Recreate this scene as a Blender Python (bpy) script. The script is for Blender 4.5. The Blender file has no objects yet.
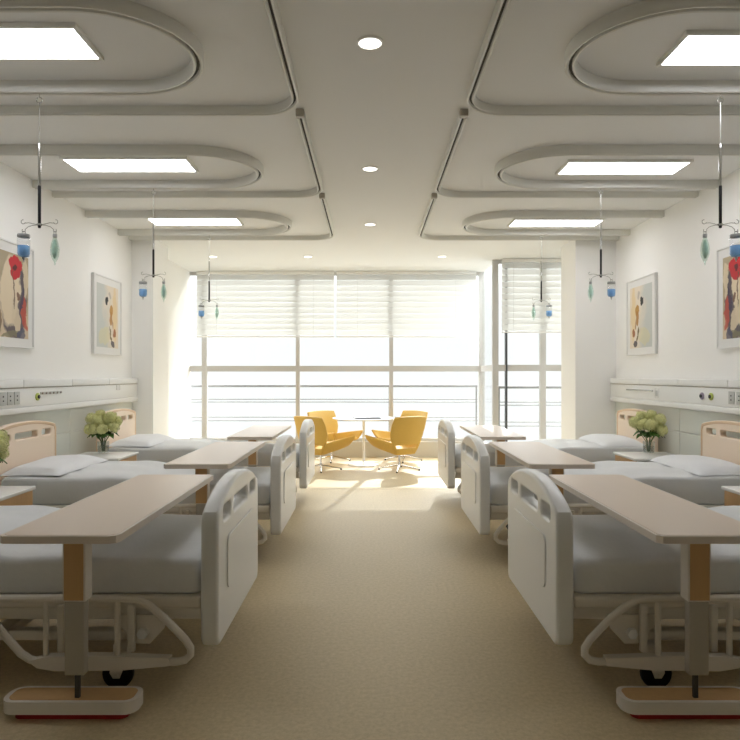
import bpy, bmesh, math, random
from mathutils import Vector, Matrix
random.seed(7)
PI = math.pi
sc = bpy.context.scene
C = sc.collection

# ------------------------------------------------------------------ materials
def srgb(r, g, b):
    f = lambda c: (c/255/12.92) if c/255 <= .04045 else ((c/255+.055)/1.055)**2.4
    return (f(r), f(g), f(b), 1)

def mat(name, col, rough=.5, metal=0.0, noise=0.0, nscale=20, bump=0.0, bscale=60, spec=.5, stretch=None, coat=0.0):
    m = bpy.data.materials.new(name); m.use_nodes = True
    nt = m.node_tree; b = nt.nodes['Principled BSDF']
    b.inputs['Roughness'].default_value = rough
    b.inputs['Metallic'].default_value = metal
    b.inputs['Specular IOR Level'].default_value = spec
    if coat: b.inputs['Coat Weight'].default_value = coat; b.inputs['Coat Roughness'].default_value = .15
    tc = nt.nodes.new('ShaderNodeTexCoord')
    mp = nt.nodes.new('ShaderNodeMapping'); nt.links.new(tc.outputs['Object'], mp.inputs['Vector'])
    if stretch: mp.inputs['Scale'].default_value = stretch
    n = nt.nodes.new('ShaderNodeTexNoise'); n.inputs['Scale'].default_value = nscale; n.inputs['Detail'].default_value = 4
    nt.links.new(mp.outputs[0], n.inputs['Vector'])
    mx = nt.nodes.new('ShaderNodeMix'); mx.data_type = 'RGBA'
    mx.inputs[6].default_value = tuple(c*(1-noise) for c in col[:3])+(1,)
    mx.inputs[7].default_value = tuple(min(1, c*(1+noise)) for c in col[:3])+(1,)
    nt.links.new(n.outputs['Fac'], mx.inputs[0]); nt.links.new(mx.outputs[2], b.inputs['Base Color'])
    if bump:
        n2 = nt.nodes.new('ShaderNodeTexNoise'); n2.inputs['Scale'].default_value = bscale
        nt.links.new(tc.outputs['Object'], n2.inputs['Vector'])
        bp = nt.nodes.new('ShaderNodeBump'); bp.inputs['Strength'].default_value = bump; bp.inputs['Distance'].default_value = .01
        nt.links.new(n2.outputs['Fac'], bp.inputs['Height']); nt.links.new(bp.outputs[0], b.inputs['Normal'])
    return m

def mat_emit(name, col, s):
    m = bpy.data.materials.new(name); m.use_nodes = True; nt = m.node_tree
    b = nt.nodes['Principled BSDF']; b.inputs['Base Color'].default_value = (.8, .8, .8, 1)
    b.inputs['Emission Color'].default_value = col; b.inputs['Emission Strength'].default_value = s
    return m

def mat_glass(name, tint, gloss=.08, rough=.02):
    m = bpy.data.materials.new(name); m.use_nodes = True; nt = m.node_tree
    nt.nodes.remove(nt.nodes['Principled BSDF']); out = nt.nodes['Material Output']
    t = nt.nodes.new('ShaderNodeBsdfTransparent'); t.inputs['Color'].default_value = tint
    g = nt.nodes.new('ShaderNodeBsdfGlossy'); g.inputs['Roughness'].default_value = rough
    f = nt.nodes.new('ShaderNodeLayerWeight'); f.inputs['Blend'].default_value = .12
    a = nt.nodes.new('ShaderNodeMath'); a.operation = 'MULTIPLY_ADD'; a.use_clamp = True
    a.inputs[1].default_value = .35; a.inputs[2].default_value = .02+gloss
    nt.links.new(f.outputs['Facing'], a.inputs[0])
    mx = nt.nodes.new('ShaderNodeMixShader')
    nt.links.new(a.outputs[0], mx.inputs[0]); nt.links.new(t.outputs[0], mx.inputs[1]); nt.links.new(g.outputs[0], mx.inputs[2])
    nt.links.new(mx.outputs[0], out.inputs['Surface'])
    return m

M = {}
M['wall'] = mat('wall_paint', srgb(243, 243, 241), .7, noise=.01, nscale=3)
M['ceiling'] = mat('ceiling_paint', srgb(229, 230, 229), .8, noise=.01, nscale=2)
M['track'] = mat('track_enamel', srgb(222, 222, 216), .4)
M['dark_slot'] = mat('dark_slot', srgb(70, 66, 58), .7)
M['plastic'] = mat('white_plastic', srgb(226, 227, 225), .32, coat=.15)
M['frame'] = mat('cream_enamel', srgb(216, 210, 198), .35)
M['mattress'] = mat('sheet_fabric', srgb(220, 222, 223), .85, noise=.015, nscale=8, bump=.15, bscale=25)
M['pillow'] = mat('pillow_fabric', srgb(228, 230, 233), .85, bump=.15, bscale=18)
M['peach'] = mat('peach_plastic', srgb(242, 223, 202), .4, coat=.1)
M['peach_rim'] = mat('tan_rim', srgb(226, 196, 162), .4)
M['laminate'] = mat('beige_laminate', srgb(216, 198, 180), .32, noise=.03, nscale=6, stretch=(1, .1, 1))
M['table_edge'] = mat('table_edge', srgb(218, 208, 196), .4)
M['wood'] = mat('oak_wood', srgb(196, 158, 110), .45, noise=.09, nscale=9, stretch=(6, 6, .5))
M['sleeve'] = mat('white_sleeve', srgb(222, 216, 206), .4)
M['gray'] = mat('gray_column', srgb(172, 166, 154), .4, metal=.2)
M['chrome'] = mat('chrome', srgb(215, 215, 215), .12, metal=1)
M['steel'] = mat('steel_wire', srgb(190, 190, 186), .25, metal=.8)
M['black'] = mat('black_rubber', srgb(16, 16, 20), .4)
M['red'] = mat('red_pad', srgb(170, 30, 26), .6)
M['yellow'] = mat('yellow_upholstery', srgb(212, 174, 84), .6, noise=.03, nscale=30, bump=.08, bscale=200)
M['white'] = mat('white_lacquer', srgb(238, 238, 236), .25)
M['winframe'] = mat('window_frame', srgb(198, 197, 196), .4)
M['gasket'] = mat('dark_gasket', srgb(70, 72, 74), .5)
M['rail'] = mat('rail_metal', srgb(128, 128, 128), .5)
M['curb'] = mat('curb_paint', srgb(200, 198, 194), .6)
M['concrete'] = mat('balcony_concrete', srgb(205, 202, 196), .8, noise=.05)
M['glass'] = mat_glass('clear_glass', (.97, .985, .98, 1), gloss=.0)
M['bottle_glass'] = mat_glass('bottle_glass', (.96, .97, .98, 1), gloss=.03)
M['vase_glass'] = mat_glass('vase_glass', (.93, .95, .95, 1), gloss=.05)
M['bag_glass'] = mat_glass('bag_glass', srgb(240, 250, 246), gloss=.06)
M['water'] = mat_glass('water', (.85, .88, .87, 1), gloss=.02)
M['blue'] = mat('blue_liquid', srgb(136, 190, 246), .25)
M['cap'] = mat('gray_cap', srgb(170, 172, 172), .4)
M['leaf'] = mat('leaf', srgb(72, 112, 34), .55, noise=.25, nscale=30)
M['leaf2'] = mat('dark_leaf', srgb(54, 92, 30), .55, noise=.25, nscale=30)
M['floret'] = mat('green_floret', srgb(222, 226, 160), .7, noise=.42, nscale=75)
M['stem'] = mat('stem', srgb(84, 104, 48), .6)
M['console'] = mat('console_white', srgb(232, 233, 231), .35)
M['console_line'] = mat('console_seam', srgb(168, 160, 152), .5)
M['panel'] = mat('wall_panel', srgb(224, 228, 222), .4)
M['socket'] = mat('socket_gray', srgb(186, 188, 184), .4)
M['green'] = mat('green_ring', srgb(184, 196, 100), .4)
M['purple'] = mat('purple_ring', srgb(150, 140, 160), .4)
M['picframe'] = mat('picture_frame', srgb(226, 226, 224), .4)
M['mount'] = mat('picture_mount', srgb(228, 228, 226), .6)
M['paper'] = mat('magazine_cover', srgb(60, 62, 74), .4, noise=.4, nscale=40)
M['paper_white'] = mat('magazine_page', srgb(225, 225, 225), .6)
M['panel_light'] = mat_emit('panel_light', srgb(250, 250, 255), 9.5)
M['down_light'] = mat_emit('down_light', srgb(255, 250, 240), 2.5)

# floor: speckled beige vinyl
def floor_mat():
    m = mat('vinyl_floor', srgb(198, 182, 149), .50, noise=.05, nscale=1.2, spec=.28)
    nt = m.node_tree; b = nt.nodes['Principled BSDF']
    tc = nt.nodes.new('ShaderNodeTexCoord')
    n = nt.nodes.new('ShaderNodeTexNoise'); n.inputs['Scale'].default_value = 45; n.inputs['Detail'].default_value = 6
    n.inputs['Roughness'].default_value = .75
    nt.links.new(tc.outputs['Object'], n.inputs['Vector'])
    r = nt.nodes.new('ShaderNodeValToRGB')
    r.color_ramp.elements[0].position = .35; r.color_ramp.elements[0].color = (.80, .79, .76, 1)
    r.color_ramp.elements[1].position = .62; r.color_ramp.elements[1].color = (1.08, 1.07, 1.05, 1)
    nt.links.new(n.outputs['Fac'], r.inputs[0])
    mx = nt.nodes.new('ShaderNodeMix'); mx.data_type = 'RGBA'; mx.blend_type = 'MULTIPLY'; mx.inputs[0].default_value = .8
    old = b.inputs['Base Color'].links[0].from_socket
    nt.links.new(old, mx.inputs[6]); nt.links.new(r.outputs[0], mx.inputs[7]); nt.links.new(mx.outputs[2], b.inputs['Base Color'])
    return m
M['floor'] = floor_mat()

# translucent blind slats
def blind_mat():
    m = bpy.data.materials.new('blind_slat'); m.use_nodes = True; nt = m.node_tree
    nt.nodes.remove(nt.nodes['Principled BSDF']); out = nt.nodes['Material Output']
    d = nt.nodes.new('ShaderNodeBsdfDiffuse'); d.inputs['Color'].default_value = (.86, .86, .84, 1)
    t = nt.nodes.new('ShaderNodeBsdfTranslucent'); t.inputs['Color'].default_value = (.80, .80, .79, 1)
    mx = nt.nodes.new('ShaderNodeMixShader'); mx.inputs[0].default_value = .5
    nt.links.new(d.outputs[0], mx.inputs[1]); nt.links.new(t.outputs[0], mx.inputs[2]); nt.links.new(mx.outputs[0], out.inputs['Surface'])
    return m
M['blind'] = blind_mat()

# ------------------------------------------------------------------ paintings
def painting(name, base_a, base_b, ang, strokes, seed):
    """abstract painting: base noise mix of two colours plus distorted elliptical strokes.
    coordinates: u = object y (depth), v = object z, both in metres from the centre."""
    m = bpy.data.materials.new(name); m.use_nodes = True; nt = m.node_tree
    b = nt.nodes['Principled BSDF']; b.inputs['Roughness'].default_value = .6
    L = nt.links.new
    tc = nt.nodes.new('ShaderNodeTexCoord')
    off = nt.nodes.new('ShaderNodeVectorMath'); off.operation = 'ADD'; off.inputs[1].default_value = (seed, seed*1.7, seed)
    L(tc.outputs['Object'], off.inputs[0])
    n = nt.nodes.new('ShaderNodeTexNoise'); n.inputs['Scale'].default_value = 9; n.inputs['Detail'].default_value = 5
    L(off.outputs[0], n.inputs['Vector'])
    sub = nt.nodes.new('ShaderNodeVectorMath'); sub.operation = 'SUBTRACT'; sub.inputs[1].default_value = (.5, .5, .5)
    L(n.outputs['Color'], sub.inputs[0])
    scl = nt.nodes.new('ShaderNodeVectorMath'); scl.operation = 'SCALE'; scl.inputs['Scale'].default_value = .13
    L(sub.outputs[0], scl.inputs[0])
    add = nt.nodes.new('ShaderNodeVectorMath'); add.operation = 'ADD'
    L(tc.outputs['Object'], add.inputs[0]); L(scl.outputs[0], add.inputs[1])
    sp = nt.nodes.new('ShaderNodeSeparateXYZ'); L(add.outputs[0], sp.inputs[0])
    def mth(op, a, bb=None, clamp=False):
        x = nt.nodes.new('ShaderNodeMath'); x.operation = op; x.use_clamp = clamp
        for i, q in enumerate((a, bb)):
            if q is None: continue
            if isinstance(q, (int, float)): x.inputs[i].default_value = q
            else: L(q, x.inputs[i])
        return x.outputs[0]
    u, v = sp.outputs[1], sp.outputs[2]
    n2 = nt.nodes.new('ShaderNodeTexNoise'); n2.inputs['Scale'].default_value = 5; n2.inputs['Detail'].default_value = 8
    L(off.outputs[0], n2.inputs['Vector'])
    g = mth('ADD', mth('MULTIPLY', u, math.cos(ang)*4), mth('MULTIPLY', v, math.sin(ang)*4))
    g = mth('ADD', mth('ADD', g, .5), mth('MULTIPLY', mth('SUBTRACT', n2.outputs['Fac'], .5), 2.2), True)
    mx = nt.nodes.new('ShaderNodeMix'); mx.data_type = 'RGBA'
    mx.inputs[6].default_value = base_a; mx.inputs[7].default_value = base_b; L(g, mx.inputs[0])
    cur = mx.outputs[2]
    for (cu, cv, ru, rv, th, col, op) in strokes:
        du = mth('SUBTRACT', u, cu); dv = mth('SUBTRACT', v, cv)
        c, s = math.cos(th), math.sin(th)
        a = mth('DIVIDE', mth('ADD', mth('MULTIPLY', du, c), mth('MULTIPLY', dv, s)), ru)
        d = mth('DIVIDE', mth('SUBTRACT', mth('MULTIPLY', dv, c), mth('MULTIPLY', du, s)), rv)
        r = mth('ADD', mth('MULTIPLY', a, a), mth('MULTIPLY', d, d))
        k = mth('MULTIPLY', mth('SUBTRACT', 1.15, r), 4.0, True)
        k = mth('MULTIPLY', k, op)
        x = nt.nodes.new('ShaderNodeMix'); x.data_type = 'RGBA'
        L(k, x.inputs[0]); L(cur, x.inputs[6]); x.inputs[7].default_value = col
        cur = x.outputs[2]
    L(cur, b.inputs['Base Color'])
    return m

# u>0 is further from the camera, v>0 is up
M['art_blots'] = painting('art_blots', srgb(196, 200, 196), srgb(226, 214, 196), .15, [
    (.20, .05, .055, .36, .0, srgb(226, 202, 150), .7),
    (-.10, -.24, .16, .10, .0, srgb(214, 206, 158), .5),
    (.10, .08, .05, .07, .3, srgb(188, 140, 60), .95),
    (.085, -.02, .04, .09, -.2, srgb(176, 124, 50), .9),
    (.14, -.09, .02, .06, .1, srgb(160, 110, 60), .8),
    (-.03, .17, .035, .045, 0, srgb(40, 44, 40), 1),
    (.08, -.22, .02, .10, .45, srgb(110, 96, 44), .95),
    (.19, -.20, .035, .055, 0, srgb(150, 84, 40), .9),
    (.14, -.33, .045, .035, 0, srgb(62, 54, 66), .9),
    (.05, .26, .03, .05, .2, srgb(170, 160, 150), .6),
], 3.1)
M['art_abstract'] = painting('art_abstract', srgb(206, 188, 160), srgb(172, 158, 130), 1.2, [
    (.08, -.05, .20, .34, .0, srgb(74, 62, 76), .9),
    (.02, .04, .145, .30, -.12, srgb(222, 206, 178), 1),
    (.10, -.16, .06, .17, .25, srgb(216, 200, 172), .9),
    (-.22, -.22, .10, .16, .3, srgb(120, 96, 66), .85),
    (-.24, -.02, .04, .14, .2, srgb(180, 96, 52), .8),
    (.235, -.14, .045, .15, .15, srgb(186, 72, 52), .85),
    (.20, -.03, .02, .13, -.2, srgb(64, 54, 78), .9),
    (.12, .27, .11, .065, -.2, srgb(196, 22, 36), 1),
    (.10, .20, .07, .06, .4, srgb(190, 26, 36), 1),
    (.08, .245, .025, .03, 0, srgb(70, 20, 26), .9),
    (.07, .05, .012, .16, .0, srgb(96, 72, 52), .8),
    (.14, .00, .02, .045, .4, srgb(110, 70, 50), .9),
    (.26, .15, .035, .17, .0, srgb(214, 198, 168), .9),
    (.06, -.34, .18, .03, .15, srgb(126, 120, 92), .8),
    (.19, -.34, .06, .06, .15, srgb(70, 72, 104), .8),
], 8.4)

# ------------------------------------------------------------------ mesh helpers
class MB:
    def __init__(s): s.bm = bmesh.new()
    def box(s, x0, x1, y0, y1, z0, z1, mtx=None):
        x0, x1 = min(x0, x1), max(x0, x1); y0, y1 = min(y0, y1), max(y0, y1); z0, z1 = min(z0, z1), max(z0, z1)
        co = [(x0,y0,z0),(x1,y0,z0),(x1,y1,z0),(x0,y1,z0),(x0,y0,z1),(x1,y0,z1),(x1,y1,z1),(x0,y1,z1)]
        vs = [s.bm.verts.new(mtx @ Vector(c) if mtx else c) for c in co]
        for f in ((0,3,2,1),(4,5,6,7),(0,1,5,4),(1,2,6,5),(2,3,7,6),(3,0,4,7)):
            s.bm.faces.new([vs[i] for i in f])
        return s
    def rbox(s, x0, x1, y0, y1, z0, z1, r=.005, seg=3):
        t = bmesh.new(); u = MB.__new__(MB); u.bm = t; u.box(x0, x1, y0, y1, z0, z1)
        bmesh.ops.bevel(t, geom=list(t.edges), offset=r, segments=seg, profile=.5, affect='EDGES')
        s.merge(t); return s
    def merge(s, t):
        mp = {v: s.bm.verts.new(v.co) for v in t.verts}
        for f in t.faces:
            try: s.bm.faces.new([mp[v] for v in f.verts])
            except ValueError: pass
        t.free()
    def tube(s, pts, r, n=10, closed=False, rads=None):
        pts = [Vector(p) for p in pts]; N = len(pts); rings = []
        up = None
        for i, p in enumerate(pts):
            if closed: t = (pts[(i+1) % N]-pts[i-1])
            else: t = pts[min(i+1, N-1)]-pts[max(i-1, 0)]
            t.normalize()
            if up is None:
                up = t.orthogonal().normalized()
            else:
                up = (up - t*up.dot(t)).normalized()
            w = t.cross(up); rr = rads[i] if rads else r
            rings.append([s.bm.verts.new(p + (up*math.cos(2*PI*k/n)+w*math.sin(2*PI*k/n))*rr) for k in range(n)])
        for i in range(N if closed else N-1):
            a, b = rings[i], rings[(i+1) % N]
            for k in range(n): s.bm.faces.new((a[k], a[(k+1) % n], b[(k+1) % n], b[k]))
        if not closed:
            s.bm.faces.new(list(reversed(rings[0]))); s.bm.faces.new(rings[-1])
        return s
    def lathe(s, prof, n=24, c=(0,0,0), axis='z'):
        rings = []
        c = Vector(c)
        for (r, h) in prof:
            ring = []
            for k in range(n):
                a = 2*PI*k/n; p = (r*math.cos(a), r*math.sin(a), h)
                if axis == 'y': p = (p[0], h, p[1])
                if axis == 'x': p = (h, p[0], p[1])
                ring.append(s.bm.verts.new(c+Vector(p)))
            rings.append(ring)
        for a, b in zip(rings, rings[1:]):
            for k in range(n): s.bm.faces.new((a[k], a[(k+1) % n], b[(k+1) % n], b[k]))
        s.bm.faces.new(list(reversed(rings[0]))); s.bm.faces.new(rings[-1])
        return s
    def prism(s, poly, h0, h1, axis='z'):
        def P(a, b, h): return {'z': (a, b, h), 'y': (a, h, b), 'x': (h, a, b)}[axis]
        lo = [s.bm.verts.new(P(a, b, h0)) for a, b in poly]; hi = [s.bm.verts.new(P(a, b, h1)) for a, b in poly]
        n = len(poly)
        for k in range(n): s.bm.faces.new((lo[k], lo[(k+1) % n], hi[(k+1) % n], hi[k]))
        s.bm.faces.new(list(reversed(lo))); s.bm.faces.new(hi)
        return s
    def sweep(s, path, prof):
        """sweep a (side, height) profile along a horizontal open path of (x, y, z)"""
        P = [Vector(p) for p in path]; N = len(P); rings = []
        for i in range(N):
            if i == 0: t = P[1]-P[0]; k = 1
            elif i == N-1: t = P[-1]-P[-2]; k = 1
            else:
                a = (P[i]-P[i-1]).normalized(); b = (P[i+1]-P[i]).normalized(); t = a+b; k = 1/max(.3, t.length/2)
            t.normalize(); nrm = Vector((-t.y, t.x, 0))
            rings.append([s.bm.verts.new(P[i]+nrm*(w*k)+Vector((0, 0, h))) for w, h in prof])
        m = len(prof)
        for a, b in zip(rings, rings[1:]):
            for k in range(m): s.bm.faces.new((a[k], a[(k+1) % m], b[(k+1) % m], b[k]))
        s.bm.faces.new(list(reversed(rings[0]))); s.bm.faces.new(rings[-1])
        return s
    def build(s, name, m, parent=None, smooth=True, ang=35, loc=None):
        bmesh.ops.recalc_face_normals(s.bm, faces=s.bm.faces)
        me = bpy.data.meshes.new(name); s.bm.to_mesh(me); s.bm.free()
        return link(name, me, m, parent, smooth, ang, loc)

def link(name, me, m, parent=None, smooth=True, ang=35, loc=None):
    if smooth:
        for p in me.polygons: p.use_smooth = True
        me.set_sharp_from_angle(angle=math.radians(ang))
    me.materials.clear(); me.materials.append(M[m])
    o = bpy.data.objects.new(name, me); C.objects.link(o)
    if parent: o.parent = parent
    if loc:
        L = Vector(loc); me.transform(Matrix.Translation(-L)); o.location = L
    return o

def tag(o, label, cat, group=None, kind=None):
    o['label'] = label; o['category'] = cat
    if group: o['group'] = group
    if kind: o['kind'] = kind
    return o
def thing(name, label, cat, loc=(0,0,0), rz=0, group=None):
    o = bpy.data.objects.new(name, None); C.objects.link(o); o.empty_display_size = .1
    o.location = loc; o.rotation_euler = (0, 0, rz)
    return tag(o, label, cat, group)
def struct(o): o['kind'] = 'structure'; return o
def copy_tree(o, parent=None):
    c = o.copy(); C.objects.link(c)
    if parent: c.parent = parent
    for ch in [q for q in bpy.data.objects if q.parent == o]: copy_tree(ch, c)
    return c
def arc(cx, cy, r, a0, a1, n):
    return [(cx+r*math.cos(a0+(a1-a0)*i/n), cy+r*math.sin(a0+(a1-a0)*i/n)) for i in range(n+1)]
def rrect(x0, x1, y0, y1, r, n=5):
    return (arc(x1-r, y0+r, r, -PI/2, 0, n)+arc(x1-r, y1-r, r, 0, PI/2, n) +
            arc(x0+r, y1-r, r, PI/2, PI, n)+arc(x0+r, y0+r, r, PI, 1.5*PI, n))
def board(loops, half, bev):
    """solid board from 2D loops (first outer, others holes): returns a mesh with x = thickness, y, z"""
    cu = bpy.data.curves.new('tmp', 'CURVE'); cu.dimensions = '2D'; cu.fill_mode = 'BOTH'
    cu.extrude = half-bev; cu.bevel_depth = bev; cu.bevel_resolution = 3; cu.offset = -bev
    for lp in loops:
        sp = cu.splines.new('POLY'); sp.points.add(len(lp)-1)
        for p, q in zip(sp.points, lp): p.co = (q[0], q[1], 0, 1)
        sp.use_cyclic_u = True
    ob = bpy.data.objects.new('tmp', cu); C.objects.link(ob)
    dg = bpy.context.evaluated_depsgraph_get()
    me = bpy.data.meshes.new_from_object(ob.evaluated_get(dg))
    bpy.data.objects.remove(ob); bpy.data.curves.remove(cu)
    me.transform(Matrix(((0, 0, 1, 0), (1, 0, 0, 0), (0, 1, 0, 0), (0, 0, 0, 1))))
    return me

EYE, CH = 1.43, 3.23
LW, RW = -3.12, 3.22

# ------------------------------------------------------------------ room shell
b = MB(); b.box(-3.3, 3.4, -2.5, 10.0, -.15, 0); b.box(-3.3, 2.0, 10.0, 11.25, -.15, 0)
struct(b.build('floor', 'floor', smooth=False))
b = MB(); b.box(-3.3, 3.4, -2.5, 10.07, CH, CH+.2); b.box(-3.3, 2.0, 10.07, 11.27, CH, CH+.2)
struct(b.build('ceiling', 'ceiling', smooth=False))
b = MB(); b.box(LW-.18, LW, -2.5, 9.0, 0, CH); b.box(LW, -2.84, 8.38, 9.0, 0, CH)
b.box(-3.30, -3.15, 9.0, 11.25, 0, CH)
struct(b.build('wall_left', 'wall', smooth=False))
b = MB(); b.box(RW, RW+.15, -2.5, 10.05, 0, CH); b.box(2.69, RW, 8.38, 9.0, 0, CH)
struct(b.build('wall_right', 'wall', smooth=False))
b = MB(); b.box(-3.25, 3.35, -2.65, -2.5, 0, CH); struct(b.build('wall_back', 'wall', smooth=False))
b = MB(); b.box(-3.15, 2.0, 11.1, 11.3, 0, .27); b.box(1.9, 2.0, 10.0, 11.1, 0, .27); b.box(2.0, 3.22, 9.92, 10.12, 0, .27)
struct(b.build('trim_1', 'curb', smooth=False))

# wall cladding panels under the consoles
for name, x0, x1 in (('trim_2', LW, LW+.012), ('trim_3', RW-.012, RW)):
    b = MB()
    for y0 in (.63, 2.63, 4.63, 6.63):
        y1 = min(y0+2, 8.38)
        for z0, z1 in ((.0, .84), (.84, 1.09)):
            b.rbox(x0, x1, y0+.003, y1-.003, z0+.003, z1-.003, .003, 1)
    struct(b.build(name, 'panel'))

# windows
def window(name, x0, x1, y, posts, dark=None):
    b = MB()
    b.box(x0, x1, y-.03, y+.03, 1.49, 1.59)
    b.box(x0, x1, y-.03, y+.03, .27, .33); b.box(x0, x1, y-.03, y+.03, CH-.06, CH)
    f = struct(b.build(name, 'winframe', smooth=False))
    for px, w in posts:
        MB().box(px-w/2, px+w/2, y-.04, y+.04, .27, CH).build('mullion', 'winframe', f, smooth=False)
    MB().box(x0, x1, y+.005, y+.013, .3, CH-.03).build('glass_pane', 'glass', f, smooth=False)
    if dark: MB().box(dark-.012, dark+.012, y-.05, y+.05, .3, CH-.06).build('dark_seal', 'gasket', f, smooth=False)
    return f
window('window_1', -3.15, 1.99, 11.2, [(-2.89, .09), (-1.26, .07), (.37, .07), (1.95, .10)])
window('window_2', 1.93, 3.22, 10.02, [(1.96, .09), (2.70, .09)], 2.13)
f = struct(MB().box(1.93, 1.99, 10.06, 11.16, 1.49, 1.59).build('window_3', 'winframe', smooth=False))
MB().box(1.955, 1.963, 10.06, 11.16, .3, CH-.03).build('glass_pane', 'glass', f, smooth=False)

# balcony outside
o = MB().box(-4.2, 4.6, 11.32, 12.4, -.15, 0)
o.box(2.05, 4.6, 10.15, 11.32, -.15, 0)
struct(o.build('floor_balcony', 'concrete', smooth=False))
def railing(label, x0, x1, y, posts, place):
    t = thing('balcony_railing', label, 'railing', ((x0+x1)/2, y, 0), group='balcony railings')
    ox = (x0+x1)/2
    MB().rbox(x0-ox, x1-ox, -.025, .025, 1.21, 1.25, .01).build('handrail', 'rail', t)
    for h in (.99, .94, .665, .60, .30):
        MB().tube([(x0-ox, 0, h), (x1-ox, 0, h)], .009, 8).build('rail', 'rail', t)
    for p in posts:
        MB().box(p-ox-.012, p-ox+.012, -.02, .02, 0, 1.22).build('post', 'rail', t)
railing('metal balcony railing outside the wide middle window', -3.6, 1.95, 11.62, (-3.0, -1.3, .35, 1.93), 0)
railing('metal balcony railing outside the narrow right window', 2.08, 4.2, 10.42, (2.1, 2.78, 3.5), 0)

# blinds
def blind(label, x0, x1, y):
    t = thing('window_blind', label, 'blind', ((x0+x1)/2, y, 2.08), group='white slatted blinds')
    w = (x1-x0)/2; H = CH-.06-2.08
    MB().rbox(-w, w, -.025, .025, H-.0, H+.055, .006).build('head_rail', 'white', t)
    b = MB(); n = 11
    for i in range(n):
        z = .04+i*(H-.04)/n
        m = Matrix.Translation((0, 0, z+.045)) @ Matrix.Rotation(math.radians(67), 4, 'X')
        b.box(-w, w, -.052, .052, -.001, .001, m)
    b.build('slats', 'blind', t, smooth=False)
    MB().rbox(-w, w, -.015, .015, 0, .025, .005).build('bottom_rail', 'white', t)
    for q in (-w*.7, w*.7): MB().box(q-.002, q+.002, -.052, -.050, .0, H).build('lift_cord', 'white', t, smooth=False)
blind('wide white slatted blind at the left of the middle window', -3.0, -.62, 11.08)
blind('wide white slatted blind at the right of the middle window', -.58, 1.84, 11.08)
blind('narrow white slatted blind in the right window', 2.04, 3.18, 9.90)

# ------------------------------------------------------------------ ceiling tracks, rings, lamps
TR = [(-.027, 0), (-.027, -.042), (-.020, -.052), (-.011, -.050), (-.008, -.044), (-.008, -.02), (.008, -.02), (.008, -.044), (.011, -.050), (.020, -.052), (.027, -.042), (.027, 0)]
SLOT = [(-.0085, -.018), (-.0085, -.034), (.0085, -.034), (.0085, -.018)]
SLOT2 = [(-.0095, -.018), (-.0095, -.050), (.0095, -.050), (.0095, -.018)]
RG = [(-.032, 0), (-.032, -.058), (-.024, -.070), (-.013, -.068), (-.009, -.060), (-.009, -.03), (.009, -.03), (.009, -.060), (.013, -.068), (.024, -.070), (.032, -.058), (.032, 0)]
rowname = ('nearest', 'middle', 'farthest')
for si, (side, s, wall) in enumerate((('left', -1, LW), ('right', 1, RW))):
    xt = -.475 if s < 0 else .637
    for r in range(3):
        y0, y1 = 2.37+2*r, 4.3+2*r
        R = .26
        pts = [(xt, y0)] + [(xt, y1-R-.3)] + arc(xt+s*R, y1-R, R, PI if s > 0 else 0, PI/2, 10) + [(wall-s*.001, y1)]
        o = MB().sweep([(x, y, CH) for x, y in pts], TR).build('curtain_track', 'track', loc=(xt, y1, CH))
        tag(o, f'{rowname[r]} L shaped cubicle curtain track on the ceiling, {side} of the aisle', 'curtain track', 'ceiling curtain tracks')
        g = MB().sweep([(x-xt, y-y1, 0) for x, y in pts], SLOT).build('slot', 'dark_slot', o, smooth=False)
        e = MB().rbox(xt-.028, xt+.028, y0-.05, y0+.0, CH-.05, CH, .006).build('end_cap', 'gray', None)
        e.parent = o; e.matrix_parent_inverse = Matrix.Translation(-o.location)
        # oval ring rail
        xr = -.95 if s < 0 else 1.11
        yn, yf = 3.03+2*r, 3.94+2*r; rr = (yf-yn)/2
        cx = xr+s*rr*1.08
        arcp = [(cx-s*rr*1.08*math.cos(a), (yn+yf)/2-rr*math.sin(a)) for a in [PI/2-PI*i/24 for i in range(25)]]
        pts = [(wall-s*.001, yn)]+arcp+[(wall-s*.001, yf)]
        o = MB().sweep([(x, y, CH) for x, y in pts], RG).build('drip_rail', 'track', loc=(xr, (yn+yf)/2, CH))
        tag(o, f'{rowname[r]} rounded U shaped rail on the ceiling around a light panel, {side} side', 'ceiling rail', 'rounded drip rails on the ceiling')
        g = MB().sweep([(x-xr, y-(yn+yf)/2, 0) for x, y in pts], SLOT2).build('slot', 'dark_slot', o, smooth=False)
        # light panel
        cxp = -2.03 if s < 0 else 2.175; cy = (3.445 if s < 0 else 3.515)+2*r
        t = thing('ceiling_light', f'{rowname[r]} rectangular light panel on the {side} side of the ceiling', 'ceiling light', (cxp, cy, CH), group='rectangular ceiling light panels')
        hw, hd = .505, .158
        b = MB()
        for q in ((-hw-.02, hw+.02, -hd-.02, -hd), (-hw-.02, hw+.02, hd, hd+.02), (-hw-.02, -hw, -hd, hd), (hw, hw+.02, -hd, hd)):
            b.box(*q, -.022, 0)
        b.build('frame', 'track', t, smooth=False)
        MB().box(-hw, hw, -hd, hd, -.018, -.004).build('diffuser', 'panel_light', t, smooth=False)

for i, (x, y) in enumerate([(0, 3.46), (0, 5.57), (0, 7.63), (-2.38, 9.7), (-.94, 9.7), (1.09, 9.7)]):
    lab = ('nearest round downlight above the aisle', 'middle round downlight above the aisle', 'farthest round downlight above the aisle',
           'small round downlight by the window, leftmost of three', 'small round downlight by the window, middle of three',
           'small round downlight by the window, rightmost of three')[i]
    t = thing('downlight', lab, 'ceiling light', (x, y, CH), group='round downlights')
    b = MB(); n = 28
    b.lathe([(.072, 0), (.072, -.006), (.062, -.010), (.060, -.002)], 28)
    b.build('trim_ring', 'white', t)
    MB().lathe([(.060, -.003), (.059, -.007)], 28).build('lamp', 'down_light', t)

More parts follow.
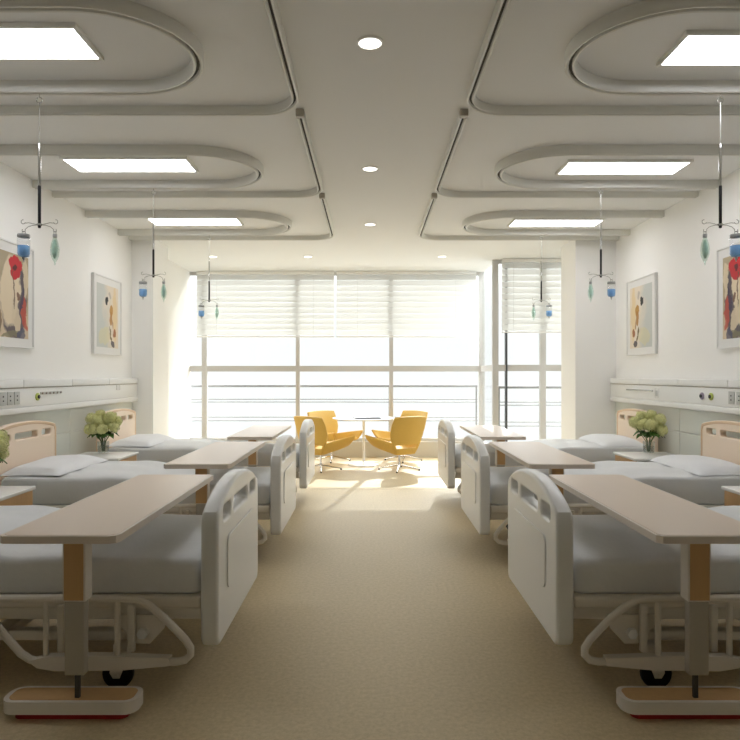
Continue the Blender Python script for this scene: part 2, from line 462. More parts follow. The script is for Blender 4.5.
# ------------------------------------------------------------------ drip hangers
def hanger(x, y, s, label):
    t = thing('drip_hanger', label, 'drip hanger', (x, y, CH-.07), group='ceiling hung drip hangers')
    top = 0; bar = EYE+.925-(CH-.07)
    # hook into the rail
    MB().tube([(0, 0, .0), (0, 0, -.02)] + [(.018*math.sin(a), 0, -.038+.018*math.cos(a)) for a in [PI*2*i/12 for i in range(12)]], .003, 6).build('ceiling_hook', 'steel', t)
    MB().tube([(0, 0, -.05), (0, 0, bar+.47)], .003, 6).build('wire', 'steel', t)
    MB().tube([(0, 0, bar+.50), (0, 0, bar+.47), (0, 0, bar+.24)], .008, 12, rads=[.004, .009, .009]).build('chrome_tube', 'chrome', t)
    MB().tube([(0, 0, bar+.24), (0, 0, bar+.235), (0, 0, bar-.015), (0, 0, bar-.02)], .011, 12, rads=[.008, .0095, .0095, .007]).build('dark_reflection', 'black', t)  # dark reflection in the chrome tube, painted as a black sleeve
    MB().tube([(0, 0, bar-.006), (0, 0, bar+.006)], .015, 12).build('collar', 'steel', t)
    for k in (-1, 1):
        p = [(0, 0, bar), (k*.03, 0, bar+.004), (k*.065, 0, bar+.012), (k*.088, 0, bar+.010)]
        p += [(k*(.100-.013*math.cos(a)), 0, bar+.018-.013*math.sin(a)) for a in [.3+i*.5 for i in range(10)]]
        MB().tube(p, .0022, 6).build('upper_hook', 'steel', t)
        p = [(0, 0, bar-.001), (k*.04, -.002, bar-.004), (k*.070, -.002, bar-.014), (k*.088, -.002, bar-.030)]
        p += [(k*(.096-.010*math.cos(a)), -.002, bar-.036-.010*math.sin(a)) for a in [i*.5 for i in range(9)]]
        MB().tube(p, .0022, 6).build('lower_hook', 'steel', t)
    return t
def bottle(x, y, z, label):   # z = hook height
    t = thing('drip_bottle', label, 'drip bottle', (x, y, z), group='blue drip bottles')
    MB().tube([(.010*math.cos(a), 0, .0+.010*math.sin(a)-.008) for a in [i*2*PI/12 for i in range(12)]], .0022, 6, closed=True).build('hanging_ring', 'steel', t)
    MB().lathe([(.012, -.016), (.034, -.017), (.036, -.020), (.036, -.034), (.034, -.037)], 24).build('cap', 'cap', t)
    MB().lathe([(.0355, -.037), (.0365, -.040), (.0365, -.138), (.030, -.155), (.014, -.160)], 24).build('clear_bottle', 'bottle_glass', t)
    MB().lathe([(.0340, -.088), (.0345, -.089), (.0345, -.136), (.028, -.152), (.010, -.158)], 24).build('blue_liquid', 'blue', t)
    MB().lathe([(.009, -.158), (.009, -.170), (.004, -.172), (.003, -.185)], 12).build('spout', 'cap', t)
def bag(x, y, z, label):
    t = thing('drip_chamber', label, 'drip chamber', (x, y, z), group='green glass drip chambers')
    MB().tube([(.008*math.cos(a), 0, .008*math.sin(a)-.006) for a in [i*2*PI/12 for i in range(12)]], .0018, 6, closed=True).build('hanging_ring', 'steel', t)
    MB().lathe([(.006, -.012), (.013, -.014), (.013, -.034), (.009, -.036)], 14).build('cap', 'cap', t)
    b = MB(); b.lathe([(.010, -.030), (.013, -.045), (.022, -.075), (.027, -.110), (.024, -.145), (.014, -.172), (.005, -.188), (.003, -.205)], 10)
    b.build('green_chamber', 'bag_glass', t, ang=12)
    MB().lathe([(.007, -.050), (.015, -.080), (.018, -.110), (.015, -.140), (.006, -.165)], 8).build('chamber_core', 'core', t, ang=12)
M['core'] = mat('pale_green_core', srgb(206, 232, 222), .3, noise=.25, nscale=70)
for s, x in ((-1, -2.032), (1, 2.157)):
    side = 'left' if s < 0 else 'right'
    for r in range(3):
        y = 3.94+2*r
        x = ((-2.035, -2.01, -1.995) if s < 0 else (2.157, 2.143, 2.125))[r]
        hanger(x, y, s, f'{rowname[r]} chrome drip hanger with a painted dark reflection hanging from the {side} ceiling rail')
        bar = EYE+.925
        hz = bar-.046
        bottle(x+s*.096, y-.002, hz+.004, f'clear drip bottle of blue liquid on the {rowname[r]} {side} hanger')
        bag(x-s*.096, y-.002, hz+.002, f'pale green glass drip chamber on the {rowname[r]} {side} hanger')

# ------------------------------------------------------------------ beds
def bed_end(z0, zc, zp, y=.5, tophole=True):
    """outline of a bed end board (y, z): bottom z0, corner height zc, peak zp"""
    n = 24; top = []
    for i in range(n+1):
        a = y-.02-(2*y-.04)*i/n
        h = zp-(zp-zc)*(abs(a)/y)**2.3
        top.append((a, h))
    r = .05
    lp = arc(-y+r, z0+r, r, PI, 1.5*PI, 5)+arc(y-r, z0+r, r, -PI/2, 0, 5)+[(y, zc-.06), (y-.004, zc-.025)]+top+[(-y+.004, zc-.025), (-y, zc-.06)]
    return lp
def holes(zm, hh=.033):
    L = []
    for c, w in ((-.325, .08), (0, .18), (.325, .08)):
        lp = rrect(c-w, c+w, zm-hh, zm+hh, .022)
        L.append(list(reversed(lp)))
    return L

def make_bed():
    t = thing('hospital_bed', '', 'bed', group='white hospital beds along both walls')
    # footboard
    me = board([bed_end(.203, .80, .918, .512)]+holes(.785), .04, .016); me.transform(Matrix.Translation((.04, 0, 0)))
    fb = link('footboard', me, 'plastic', t)
    ring = board([rrect(-.34, .34, .41, .665, .045, 6)], .006, .003); ring.transform(Matrix.Translation((-.001, 0, 0)))
    link('footboard_panel', ring, 'plastic', fb)
    me = board([bed_end(.40, .985, 1.040)]+holes(.925, .026), .03, .012); me.transform(Matrix.Translation((2.232, 0, 0)))
    hb = link('headboard', me, 'peach', t); hb['label'] = 'peach headboard'
    me = board([bed_end(.41, .98, 1.035, .495), list(reversed(bed_end(.43, .96, 1.013, .472)))], .034, .004)
    me.transform(Matrix.Translation((2.232, 0, 0)))
    e = link('headboard_rim', me, 'peach_rim', hb); e['label'] = 'tan rim of the headboard'
    # frame
    b = MB(); b.rbox(.085, 2.17, -.49, .49, .372, .430, .014)
    b.build('deck', 'frame', t)
    b = MB()
    for y in (-.465, .425): b.rbox(.09, 2.16, y, y+.04, .318, .372, .006)
    for x in (.25, .9, 1.5, 2.05): b.rbox(x, x+.06, -.43, .43, .325, .371, .006)
    b.build('deck_frame', 'frame', t)
    b = MB()
    for y in (-.43, .37): b.rbox(.40, 2.0, y, y+.06, .205, .25, .008)
    for x in (.42, 1.0, 1.9): b.rbox(x, x+.08, -.40, .40, .205, .255, .008)
    b.rbox(.62, .78, -.20, .20, .23, .31, .02); b.rbox(1.30, 1.50, -.16, .16, .23, .33, .02)
    b.build('base_frame', 'frame', t)
    # lifting brackets
    for x in (.345, 1.62):
        for y in (-.478, .478):
            o = MB().prism([(x-.11, .345), (x+.13, .345), (x+.10, .29), (x+.03, .215), (x-.03, .215), (x-.09, .28)], y-.008, y+.008, 'y').build('lifting_bracket', 'frame', t)
            yy = y+(-.008 if y < 0 else .008)
            MB().lathe([(.026, 0), (.024, (-.022 if y < 0 else .022))], 6, (x, yy, .265), 'y').build('bolt', 'plastic', o)
    MB().tube([(.345, -.47, .265), (.345, .47, .265)], .014, 10).build('lift_axle', 'frame', t)
    MB().tube([(1.62, -.47, .265), (1.62, .47, .265)], .014, 10).build('lift_axle', 'frame', t)
    b = MB(); b.box(-.22, .22, -.012, .012, -.02, .02)
    for y in (-.34, .34):
        m = MB().box(.45, .95, y-.012, y+.012, .275, .31); m.build('lift_arm', 'frame', t)
        m = MB().box(1.30, 1.66, y-.012, y+.012, .275, .31); m.build('lift_arm', 'frame', t)
    # casters
    for x in (.45, 1.88):
        for y in (-.455, .455):
            w = MB().lathe([(.045, -.018), (.064, -.017), (.070, -.010), (.070, .010), (.064, .017), (.045, .018)], 24, (x+.02, y, .070), 'y').build('caster_wheel', 'black', t)
            k = MB()
            for q in (-.024, .024):
                k.prism([(x+.005, .055), (x+.035, .055), (x+.05, .08), (x+.03, .205), (x-.04, .205), (x-.02, .12)], y+q-.003, y+q+.003, 'y')
            k.rbox(x-.045, x+.035, y-.028, y+.028, .185, .21, .004)
            k.tube([(x+.02, y-.032, .07), (x+.02, y+.032, .07)], .010, 10)
            k.build('fork', 'frame', w)
    # folded side rails
    for sy in (-1, 1):
        Y = sy*.555
        pts = [(.30, .165), (.17, .165), (.135, .172), (.112, .195), (.112, .225), (.135, .262), (.22, .35), (.29, .41), (.345, .437), (.41, .443),
               (.70, .443), (.98, .443), (1.02, .435), (1.035, .41), (1.02, .385), (.94, .29), (.86, .20), (.82, .175), (.78, .165), (.70, .165)]
        b = MB(); b.tube([(x, Y, z) for x, z in pts], .017, 10)
        o = b.build('side_rail', 'frame', t)
        MB().prism([(.20, .155), (.20, .188), (.50, .198), (.74, .195), (.82, .175), (.78, .145), (.70, .132), (.40, .136)], Y-.022, Y+.022, 'y').build('rail_bar', 'frame', o)
        for x in (.435, .75):
            MB().tube([(x, Y, .17), (x, Y, .44)], .013, 10).build('rail_upright', 'frame', o)
            MB().rbox(x-.045-.015, x-.045+.015, Y-sy*.06, Y-sy*.035, .19, .40, .004).build('rail_mount', 'frame', o)
    # mattress
    bm = bmesh.new(); nx, ny = 48, 24; x0, x1, yw = .09, 2.165, .475
    def top(x, v):
        s = min(1, max(0, (x-.95)/.42)); s = s*s*(3-2*s)
        h = .598+.052*s + .006*math.sin(x*5+v*3)
        h -= .008*math.exp(-((x-.93)/.06)**2)
        h += .006*math.sin(v*7+x*2)*(.3+s)
        return h
    # cross section as rounded rectangle, swept along x
    rings = []; K = []
    r = .030
    sec = []
    for i in range(11): sec.append(('t', -yw+r+(2*yw-2*r)*i/10, 0))
    prof = []
    zb = .432
    def ring(x, inset, topoff):
        pts = []
        yy = yw-inset
        H = top(x, 0)-topoff
        for i in range(13):
            v = -yy+r+(2*yy-2*r)*i/12; pts.append((x, v, top(x, v/yw)-topoff))
        for a in (30, 60, 90):
            a = math.radians(a); hh = top(x, 1)-topoff
            pts.append((x, yy-r+r*math.sin(a), hh-r+r*math.cos(a)))
        pts.append((x, yy, zb+r*.6)); pts.append((x, yy-.015, zb+topoff*.3)); 
        pts.append((x, -yy+.015, zb+topoff*.3)); pts.append((x, -yy, zb+r*.6))
        for a in (90, 60, 30):
            a = math.radians(a); hh = top(x, -1)-topoff
            pts.append((x, -yy+r-r*math.sin(a), hh-r+r*math.cos(a)))
        return [bm.verts.new(p) for p in pts]
    xs = [(x0, .04, .045), (x0+.006, .02, .025), (x0+.02, .007, .010), (x0+.045, 0, 0)]
    xs += [(x0+.045+(x1-x0-.09)*i/nx, 0, 0) for i in range(1, nx)]
    xs += [(x1-.045, 0, 0), (x1-.02, .007, .010), (x1-.006, .02, .025), (x1, .04, .045)]
    rg = [ring(*q) for q in xs]
    n = len(rg[0])
    for a, c in zip(rg, rg[1:]):
        for k in range(n): bm.faces.new((a[k], a[(k+1) % n], c[(k+1) % n], c[k]))
    bm.faces.new(list(reversed(rg[0]))); bm.faces.new(rg[-1])
    q = MB.__new__(MB); q.bm = bm
    q.build('mattress', 'mattress', t, ang=60)
    return t
def make_pillow():
    bm = bmesh.new(); N = 20; L, W = .235, .455
    vt = {}
    for sgn in (1, -1):
        for i in range(N+1):
            for j in range(N+1):
                u, v = -1+2*i/N, -1+2*j/N
                edge = (i in (0, N) or j in (0, N))
                if edge and (i, j, 1) in vt: vt[(i, j, -1)] = vt[(i, j, 1)]; continue
                k = max(0, (1-abs(u)**2.6))**.6*max(0, (1-abs(v)**4))**.5
                px = u*L*(1-.04*(1-v*v)); py = v*W*(1-.03*(1-u*u))
                pz = (.012+.075*k+.005*math.sin(v*5+u*4)*k) if sgn > 0 else .012-.010*k
                if sgn > 0: pz += .02*max(0, u)*k
                vt[(i, j, sgn)] = bm.verts.new((px, py, pz))
        for i in range(N):
            for j in range(N):
                f = [vt[(i, j, sgn)], vt[(i+1, j, sgn)], vt[(i+1, j+1, sgn)], vt[(i, j+1, sgn)]]
                bm.faces.new(f if sgn > 0 else list(reversed(f)))
    q = MB.__new__(MB); q.bm = bm
    return q.build('pillow', 'pillow', ang=70)

bed = make_bed(); pil = make_pillow()
first = True
for side, s, fx in (('left', -1, -.68), ('right', 1, .836)):
    for r in range(3):
        if first: o, p = bed, pil
        else: o, p = copy_tree(bed), copy_tree(pil)
        first = False
        o.location = (fx, 3.38+2*r, 0); o.rotation_euler = (0, 0, 0 if s > 0 else PI)
        where = {0: 'nearest the camera', 1: 'between the other two', 2: 'nearest the window'}[r]
        tag(o, f'white hospital bed with peach headboard, {side} of the aisle, {where}', 'bed', 'white hospital beds along both walls')
        p.location = (fx+s*1.935, 3.38+2*r, .643); p.rotation_euler = (0, 0, 0 if s > 0 else PI)
        tag(p, f'plump white pillow on the {side} bed {where}', 'pillow', 'white pillows on the beds')

# ------------------------------------------------------------------ overbed tables
def make_table():
    t = thing('overbed_table', '', 'table')
    c = .045; hw, hl = .235, .775
    def top(w, l, c): return [(-w+c, -l), (w-c, -l), (w, -l+c), (w, l-.02), (w-.02, l), (-w+.02, l), (-w, l-.02), (-w, -l+.02), (-w+.02, -l)]
    q = lambda w, l: [(-w+.02, -l), (w-.035, -l), (w-.010, -l+.012), (w, -l+.040), (w, l-.02), (w-.02, l), (-w+.02, l), (-w, l-.02), (-w, -l+.02)]
    o = MB().prism(q(hw, hl), .770, .800, 'z').build('table_top', 'table_edge', t)
    e = MB().prism(q(hw-.012, hl-.012), .7995, .8015, 'z').build('laminate_surface', 'laminate', o); e['label'] = 'beige laminate top'
    # upper sleeve
    b = MB(); b.rbox(-.048, .048, -.635, -.567, .493, .770, .005)
    s_ = b.build('upper_column', 'sleeve', t)
    MB().box(-.040, .040, -.6375, -.634, .500, .769).build('wood_front', 'wood', s_, smooth=False)
    MB().box(-.040, .040, -.568, -.5645, .500, .769).build('wood_front', 'wood', s_, smooth=False)
    MB().rbox(-.041, .041, -.631, -.590, .188, .496, .004).build('lower_column', 'gray', t)
    MB().rbox(-.010, .010, -.607, -.591, .07, .19, .002).build('foot_stem', 'dark_slot', t)
    p = MB().prism(rrect(-.310, .255, -.64, -.50, .055, 6), .03, .082, 'z').build('foot_plate', 'sleeve', t)
    MB().prism(rrect(-.288, .233, -.622, -.518, .035, 6), .081, .0835, 'z').build('wood_inlay', 'wood', p)
    MB().prism(rrect(-.265, .21, -.615, -.51, .03, 4), .0, .03, 'z').build('red_foot_pad', 'red', p)['label'] = 'red pad under the foot plate'
    return t
tbl = make_table(); first = True
for side, x in (('left', -1.222), ('right', 1.36)):
    for r in range(3):
        o = tbl if first else copy_tree(tbl); first = False
        o.location = (x, 3.275+2*r, 0)
        where = {0: 'nearest the camera', 1: 'between the other two', 2: 'nearest the window'}[r]
        tag(o, f'beige topped overbed table across the {side} bed {where}', 'table', 'overbed tables across the beds')

# ------------------------------------------------------------------ nightstands
def make_stand():
    t = thing('nightstand', '', 'nightstand')    # local +x towards the aisle
    MB().rbox(-.26, .26, -.26, .26, .625, .65, .006).build('top', 'white', t)
    b = MB(); b.box(-.245, .235, -.24, .24, .05, .46); b.box(-.245, -.225, -.24, .24, .46, .625)
    b.box(-.245, .235, -.01, .01, .46, .625)
    b.build('cabinet', 'white', t, smooth=False)
    MB().box(-.24, .20, -.235, .235, .585, .592).build('shelf', 'socket', t, smooth=False)
    d = MB().rbox(.225, .245, -.245, .245, .475, .623, .003).build('drawer_front', 'wood', t)
    MB().tube([(.246, -.16, .487), (.266, -.16, .487), (.268, 0, .487), (.266, .16, .487), (.246, .16, .487)], .005, 8).build('handle', 'chrome', d)
    d = MB().rbox(.233, .245, -.242, .242, .06, .455, .003).build('door', 'wood', t)
    MB().tube([(.246, .18, .30), (.266, .18, .30), (.266, .18, .42), (.246, .18, .42)], .005, 8).build('handle', 'chrome', d)
    for x in (-.2, .2):
        for y in (-.2, .2):
            MB().lathe([(.018, 0), (.024, .01), (.024, .052)], 12, (x, y, 0)).build('foot', 'black', t)
    return t
st = make_stand(); first = True
for side, x, rz in (('left', -2.61, 0), ('right', 2.73, PI)):
    for r in range(2):
        o = st if first else copy_tree(st); first = False
        o.location = (x, 4.215+.03+2*r, 0); o.rotation_euler = (0, 0, rz)
        tag(o, f'white topped oak nightstand on the {side}, ' + ('beyond the nearest bed' if r == 0 else 'between the middle and farthest beds'), 'nightstand', 'nightstands between the beds')

# ------------------------------------------------------------------ vase and hydrangeas
def make_vase():
    t = thing('glass_vase', '', 'vase')
    b = MB(); bm = b.bm
    b.lathe([(.046, 0), (.052, .004), (.055, .05), (.056, .12), (.053, .12), (.051, .05), (.048, .012), (.002, .010)], 24)
    b.build('vase_body', 'vase_glass', t)
    MB().lathe([(.044, .0125), (.047, .016), (.050, .055), (.051, .075), (.001, .0755)], 20).build('water', 'water', t)
    return t
def make_bouquet():
    t = thing('hydrangea_bouquet', '', 'flowers')     # origin at the bottom of the vase
    rnd = random.Random(4)
    heads = [(-.115, 0, .345, .050), (-.12, -.02, .24, .052), (-.025, -.07, .33, .050), (.08, -.02, .36, .056), (.118, -.03, .265, .048),
             (.03, -.10, .25, .048), (-.055, -.09, .245, .046), (.0, .10, .30, .052), (.09, .10, .31, .05), (-.08, .10, .30, .05), (-.035, .01, .385, .044)]
    for (x, y, z, R) in heads:
        b = MB(); tmp = bmesh.new(); bmesh.ops.create_icosphere(tmp, subdivisions=2, radius=R*.78, matrix=Matrix.Translation((x, y, z)))
        b.merge(tmp)
        N = 84
        for i in range(N):
            ph = math.acos(1-2*(i+.5)/N); th = PI*(1+5**.5)*i
            d = Vector((math.cos(th)*math.sin(ph), math.sin(th)*math.sin(ph), math.cos(ph)))
            c = Vector((x, y, z))+d*R*rnd.uniform(.84, 1.2)
            u = d.orthogonal().normalized(); w = d.cross(u); a0 = rnd.uniform(0, PI)
            for k in range(4):
                a = a0+k*PI/2; e = u*math.cos(a)+w*math.sin(a); g = d.cross(e); q = R*.25
                vs = [b.bm.verts.new(p) for p in (c, c+e*q*.7+g*q*.5+d*.003, c+e*q*1.4+d*.001, c+e*q*.7-g*q*.5+d*.003)]
                b.bm.faces.new(vs)
        me = bpy.data.meshes.new('flower_head'); b.bm.to_mesh(me); b.bm.free()
        link('flower_head', me, 'floret', t, smooth=False)
        MB().tube([(x*.08, y*.08, .02), (x*.2, y*.2, .12), (x*.6, y*.6, .2), (x, y, z-R*.6)], .0035, 6).build('stem', 'stem', t)
    for i in range(13):
        a = i*2.4; rad = .07+.02*rnd.random(); L = .12+.03*rnd.random()
        z0 = .15+.03*rnd.random(); d = Vector((math.cos(a), math.sin(a), 0)); g = Vector((-d.y, d.x, 0))
        b = MB(); prev = None; n = 7
        for k in range(n+1):
            s_ = k/n; w = .042*math.sin(PI*min(1, s_*.97+.02))**.8
            c = d*(.012+L*s_)+Vector((0, 0, z0+.05*math.sin(PI*s_*.8)-.03*s_*s_))
            row = [b.bm.verts.new(c+g*w+Vector((0, 0, .006))), b.bm.verts.new(c), b.bm.verts.new(c-g*w+Vector((0, 0, .006)))]
            if prev:
                for m_ in (0, 1): b.bm.faces.new((prev[m_], prev[m_+1], row[m_+1], row[m_]))
            prev = row
        me = bpy.data.meshes.new('leaf'); b.bm.to_mesh(me); b.bm.free()
        o = link('leaf', me, 'leaf' if i % 2 else 'leaf2', t)
        so = o.modifiers.new('thick', 'SOLIDIFY'); so.thickness = .0015
    return t
va, bo = make_vase(), make_bouquet(); first = True
for x, y, rz, where in ((-2.65, 6.36, 0, 'the left nightstand between the middle and farthest beds'), (2.77, 6.36, 2.2, 'the right nightstand between the middle and farthest beds'),
                 (-2.65, 4.36, 4.0, 'the left nightstand beyond the nearest bed')):
    v = va if first else copy_tree(va); q = bo if first else copy_tree(bo); first = False
    v.location = (x, y, .651); v.rotation_euler = (0, 0, rz); tag(v, f'clear glass vase with water on {where}', 'vase', 'glass vases on the nightstands')
    q.location = (x, y, .651); q.rotation_euler = (0, 0, rz); tag(q, f'green hydrangea bouquet in the vase on {where}', 'flowers', 'green hydrangea bouquets')

# ------------------------------------------------------------------ medical consoles on the walls
def console(side, s):
    wall = LW if s < 0 else RW
    t = thing('bedhead_console', f'long white medical service console along the {side} wall above the beds', 'wall console', (wall, 0, 0), group='medical wall consoles')
    X = lambda d: -s*d      # distance out from the wall
    y0, y1 = .6, 8.34
    MB().rbox(X(.001), X(.088), y0, y1, 1.150, 1.315, .004).build('service_channel', 'console', t)
    MB().rbox(X(.001), X(.100), y0, y1, 1.090, 1.148, .012).build('lower_bumper', 'console', t)
    MB().box(X(.002), X(.091), y0, y1, 1.3125, 1.3185).build('accent_line', 'console_line', t, smooth=False)
    for k in range(9):
        a = max(y0, .10+k*.915+.0); c = min(y1, a+.908)
        if c-a < .1: continue
        MB().rbox(X(.001), X(.100), a, c, 1.320, 1.388, .008).build('light_cover', 'console', t)
    MB().box(X(.0), X(.07), y0+.01, y1-.01, 1.323, 1.384).build('channel_core', 'console_line', t, smooth=False)
    fx = .088
    def plate(y, w, h, m, z=1.232):
        return MB().rbox(X(fx-.002), X(fx+.007), y-w, y+w, z-h, z+h, .003).build('socket_plate', m, t)
    def gas(y, m):
        o = MB().lathe([(.034, X(fx-.002)), (.034, X(fx+.010)), (.028, X(fx+.014))], 20, (0, y, 1.232), 'x').build('gas_outlet', m, t)
        MB().lathe([(.017, X(fx+.012)), (.017, X(fx+.022)), (.012, X(fx+.023))], 16, (0, y, 1.232), 'x').build('outlet_core', 'black', o)
    def sock(y):
        o = plate(y, .043, .055, 'socket')
        for dz in (.018, -.018):
            MB().box(X(fx+.006), X(fx+.009), y-.007, y+.007, 1.232+dz-.006, 1.232+dz+.006).build('socket_hole', 'black', o, smooth=False)
    if s > 0:
        gas(6.03, 'purple'); gas(5.87, 'green')
        for y in (5.54, 5.42): sock(y)
        for y in (5.0,): sock(y)
        o = plate(6.98, .05, .055, 'white'); MB().box(X(fx+.006), X(fx+.012), 6.96, 7.0, 1.20, 1.26).build('switch', 'socket', o, smooth=False)
        o = MB().rbox(X(fx-.002), X(fx+.012), 7.08, 7.8, 1.245, 1.262, .003).build('equipment_rail', 'steel', t)
    else:
        for y in (5.28, 5.385, 5.49): sock(y)
        gas(5.83, 'green')
        b = plate(6.08, .2, .012, 'socket', 1.262)
        for k in range(6): MB().lathe([(.012, X(fx+.004)), (.010, X(fx+.016))], 12, (0, 5.91+k*.07, 1.262), 'x').build('call_button', 'console_line', b)
        o = plate(7.7, .05, .03, 'white', 1.28)
console('left', -1); console('right', 1)

# ------------------------------------------------------------------ pictures
def picture(s, y, art, label):
    wall = LW if s < 0 else RW
    X = lambda d: -s*d
    t = thing('framed_picture', label, 'picture', (wall, y, 2.125), group='framed abstract pictures')
    hy, hz = .395, .455
    b = MB()
    for q in ((-hy, hy, hz-.014, hz), (-hy, hy, -hz, -hz+.014), (-hy, -hy+.014, -hz+.014, hz-.014), (hy-.014, hy, -hz+.014, hz-.014)):
        b.box(X(.001), X(.034), *q)
    b.build('frame', 'picframe', t, smooth=False)
    MB().box(X(.001), X(.024), -hy+.012, hy-.012, -hz+.012, hz-.012).build('mount', 'mount', t, smooth=False)
    MB().box(X(.024), X(.0255), -.31, .305, -.372, .36).build('canvas', art, t, smooth=False)
for s, side in ((-1, 'left'), (1, 'right')):
    picture(s, 7.56, 'art_blots', f'framed pale abstract with ochre and black blots, far picture on the {side} wall')
    picture(s, 5.49, 'art_abstract', f'framed dark abstract with a red patch, near picture on the {side} wall')

# ------------------------------------------------------------------ round table and chairs
t = thing('round_table', 'round white pedestal table between the four yellow chairs', 'table', (-.10, 10.2, 0))
MB().lathe([(.44, .728), (.495, .735), (.50, .742), (.498, .748), (.49, .75)], 48).build('table_top', 'white', t)
MB().lathe([(.022, .02), (.020, .1), (.020, .68), (.05, .727)], 20).build('pedestal', 'white', t)
MB().lathe([(.25, 0), (.25, .012), (.23, .022), (.06, .034), (.022, .05)], 40).build('base', 'white', t)
b = MB()
m = thing('open_magazine', 'open dark magazine lying on the round white table', 'magazine', (-.05, 10.02, .750))
m.rotation_euler = (0, 0, .2)
MB().rbox(-.20, .0, -.14, .14, .0, .016, .004, 1).build('left_pages', 'paper', m)
MB().rbox(.0, .20, -.14, .14, .0, .020, .004, 1).build('right_pages', 'paper', m)

def slab_from_grid(grid, th, name, m, parent):
    """grid of points (rows x cols) -> sheet thickened symmetrically with a Solidify modifier and rounded by Bevel"""
    b = MB(); vs = [[b.bm.verts.new(p) for p in row] for row in grid]
    for i in range(len(vs)-1):
        for j in range(len(vs[0])-1):
            if grid[i][j] is None: continue
            b.bm.faces.new((vs[i][j], vs[i][j+1], vs[i+1][j+1], vs[i+1][j]))
    o = b.build(name, m, parent, ang=50)
    md = o.modifiers.new('thick', 'SOLIDIFY'); md.thickness = th; md.offset = 0
    bv = o.modifiers.new('round', 'BEVEL'); bv.width = th*.35; bv.segments = 3; bv.limit_method = 'ANGLE'; bv.angle_limit = 1.0
    return o
def make_chair():
    t = thing('lounge_chair', '', 'chair')      # faces local +y
    def lerp(a, b_, k): return a+(b_-a)*k
    # backrest: polygonal sheet with a slot
    prof = [(.262, .165), (.33, .215), (.345, .225), (.395, .255), (.46, .285), (.56, .312), (.69, .312), (.81, .295)]
    b = MB(); rows = []
    def Y(z, x): return -.17-.30*(z-.26)+.55*x*x+.03*math.sin(max(0, z-.3)*5)
    cols = [-1, -.82, -.55, -.25, 0, .25, .55, .82, 1]
    for z, w in prof:
        rows.append([b.bm.verts.new((c*w, Y(z, c*w), z+(.012*(1-c*c) if z > .7 else 0))) for c in cols])
    for i in range(len(rows)-1):
        for j in range(len(cols)-1):
            if i in (2,) and 1 <= j <= 6: continue      # the slot
            if i in (1,) and False: continue
            b.bm.faces.new((rows[i][j], rows[i][j+1], rows[i+1][j+1], rows[i+1][j]))
    o = b.build('backrest', 'yellow', t, ang=50)
    md = o.modifiers.new('thick', 'SOLIDIFY'); md.thickness = .035; md.offset = 0
    bv = o.modifiers.new('round', 'BEVEL'); bv.width = .010; bv.segments = 2; bv.limit_method = 'ANGLE'; bv.angle_limit = 1.0
    # seat shell with side wings
    grid = []
    for k in range(9):
        v = k/8; y = lerp(-.175, .36, v)
        zc = lerp(.262, .375, v**1.2); ws = lerp(.155, .245, min(1, v*1.5))
        wt = lerp(.245, .335, v); zt = lerp(.42, .515, v**.8)
        yo = .06*v
        row = []
        for c, kind in ((-1, 'w'), (-.55, 'm'), (-1, 's'), (-.5, 's'), (0, 's'), (.5, 's'), (1, 's'), (.55, 'm'), (1, 'w')):
            if kind == 's': row.append((c*ws, y, zc+.012*c*c*0))
            elif kind == 'm': sg = 1 if c > 0 else -1; row.append((sg*lerp(ws, wt, .55), y+yo*.5, lerp(zc, zt, .42)))
            else: row.append((c*wt, y+yo, zt))
        grid.append(row)
    slab_from_grid(grid, .035, 'seat', 'yellow', t)
    MB().rbox(-.07, .07, -.10, .10, .255, .285, .006).build('mounting_plate', 'chrome', t)
    MB().lathe([(.020, .03), (.020, .10), (.014, .11), (.014, .262)], 16).build('pedestal', 'chrome', t)
    for k in range(4):
        a = PI/4+k*PI/2
        d = Vector((math.cos(a), math.sin(a), 0))
        l = MB().tube([tuple(d*.01+Vector((0, 0, .075))), tuple(d*.12+Vector((0, 0, .055))), tuple(d*.31+Vector((0, 0, .018)))], .010, 8, rads=[.013, .011, .008]).build('leg', 'chrome', t)
        MB().lathe([(.014, 0), (.014, .012), (.006, .022)], 10, tuple(d*.305)).build('glide', 'black', l)
    return t
ch = make_chair(); first = True
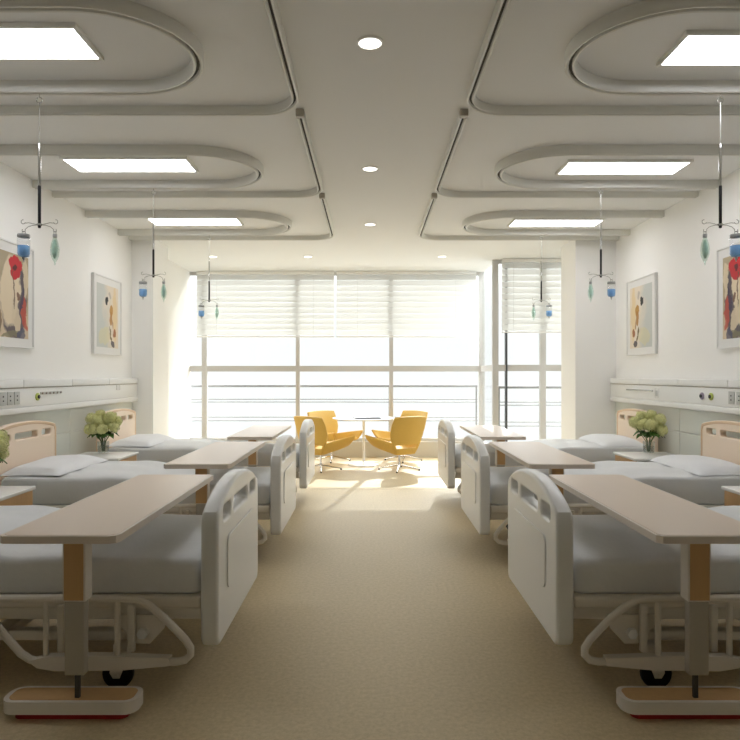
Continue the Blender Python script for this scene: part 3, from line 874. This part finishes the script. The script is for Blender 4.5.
for x, y, rz, lab in ((.44, 9.64, 36, 'yellow swivel lounge chair in front of the round table, on its right'),
                      (.56, 10.72, 130, 'yellow swivel lounge chair behind the round table, on its right'),
                      (-.64, 10.68, -134, 'yellow swivel lounge chair behind the round table, on its left'),
                      (-.74, 9.64, -40, 'yellow swivel lounge chair in front of the round table, on its left')):
    o = ch if first else copy_tree(ch); first = False
    o.location = (x, y, 0); o.rotation_euler = (0, 0, math.radians(rz))
    tag(o, lab, 'chair', 'yellow lounge chairs around the round table')

# ------------------------------------------------------------------ light
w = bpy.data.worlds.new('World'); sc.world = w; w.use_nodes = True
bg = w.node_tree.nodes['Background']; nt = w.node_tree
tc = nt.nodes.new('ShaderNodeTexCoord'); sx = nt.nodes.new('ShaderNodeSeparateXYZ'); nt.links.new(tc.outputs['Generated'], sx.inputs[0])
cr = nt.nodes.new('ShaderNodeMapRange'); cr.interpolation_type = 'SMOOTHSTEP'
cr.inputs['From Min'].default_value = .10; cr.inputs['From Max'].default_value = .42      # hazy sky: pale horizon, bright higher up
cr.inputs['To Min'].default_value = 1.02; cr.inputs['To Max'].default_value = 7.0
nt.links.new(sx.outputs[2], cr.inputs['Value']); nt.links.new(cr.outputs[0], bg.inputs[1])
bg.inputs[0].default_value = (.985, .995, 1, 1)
sd = bpy.data.lights.new('sun', 'SUN'); sd.energy = 4.2; sd.angle = .009; sd.color = (1, .96, .89)
so = bpy.data.objects.new('sun', sd); C.objects.link(so); so.location = (2, 20, 12)
so.rotation_euler = Vector((-.21, -1.14, -.80)).to_track_quat('-Z', 'Y').to_euler()

cam = bpy.data.cameras.new('camera'); co = bpy.data.objects.new('camera', cam); C.objects.link(co)
co.location = (0, 0, EYE); co.rotation_euler = (PI/2, 0, 0)
cam.sensor_width = 36; cam.lens = 36*640/740; cam.shift_y = 5/740; cam.clip_start = .05
sc.camera = co
sc.view_settings.view_transform = 'Standard'; sc.view_settings.look = 'None'
sc.view_settings.exposure = .12; sc.view_settings.gamma = 1; sc.view_settings.use_curve_mapping = False
sc.cycles.use_denoising = True
sc.cycles.max_bounces = 12; sc.cycles.diffuse_bounces = 8; sc.cycles.transparent_max_bounces = 16
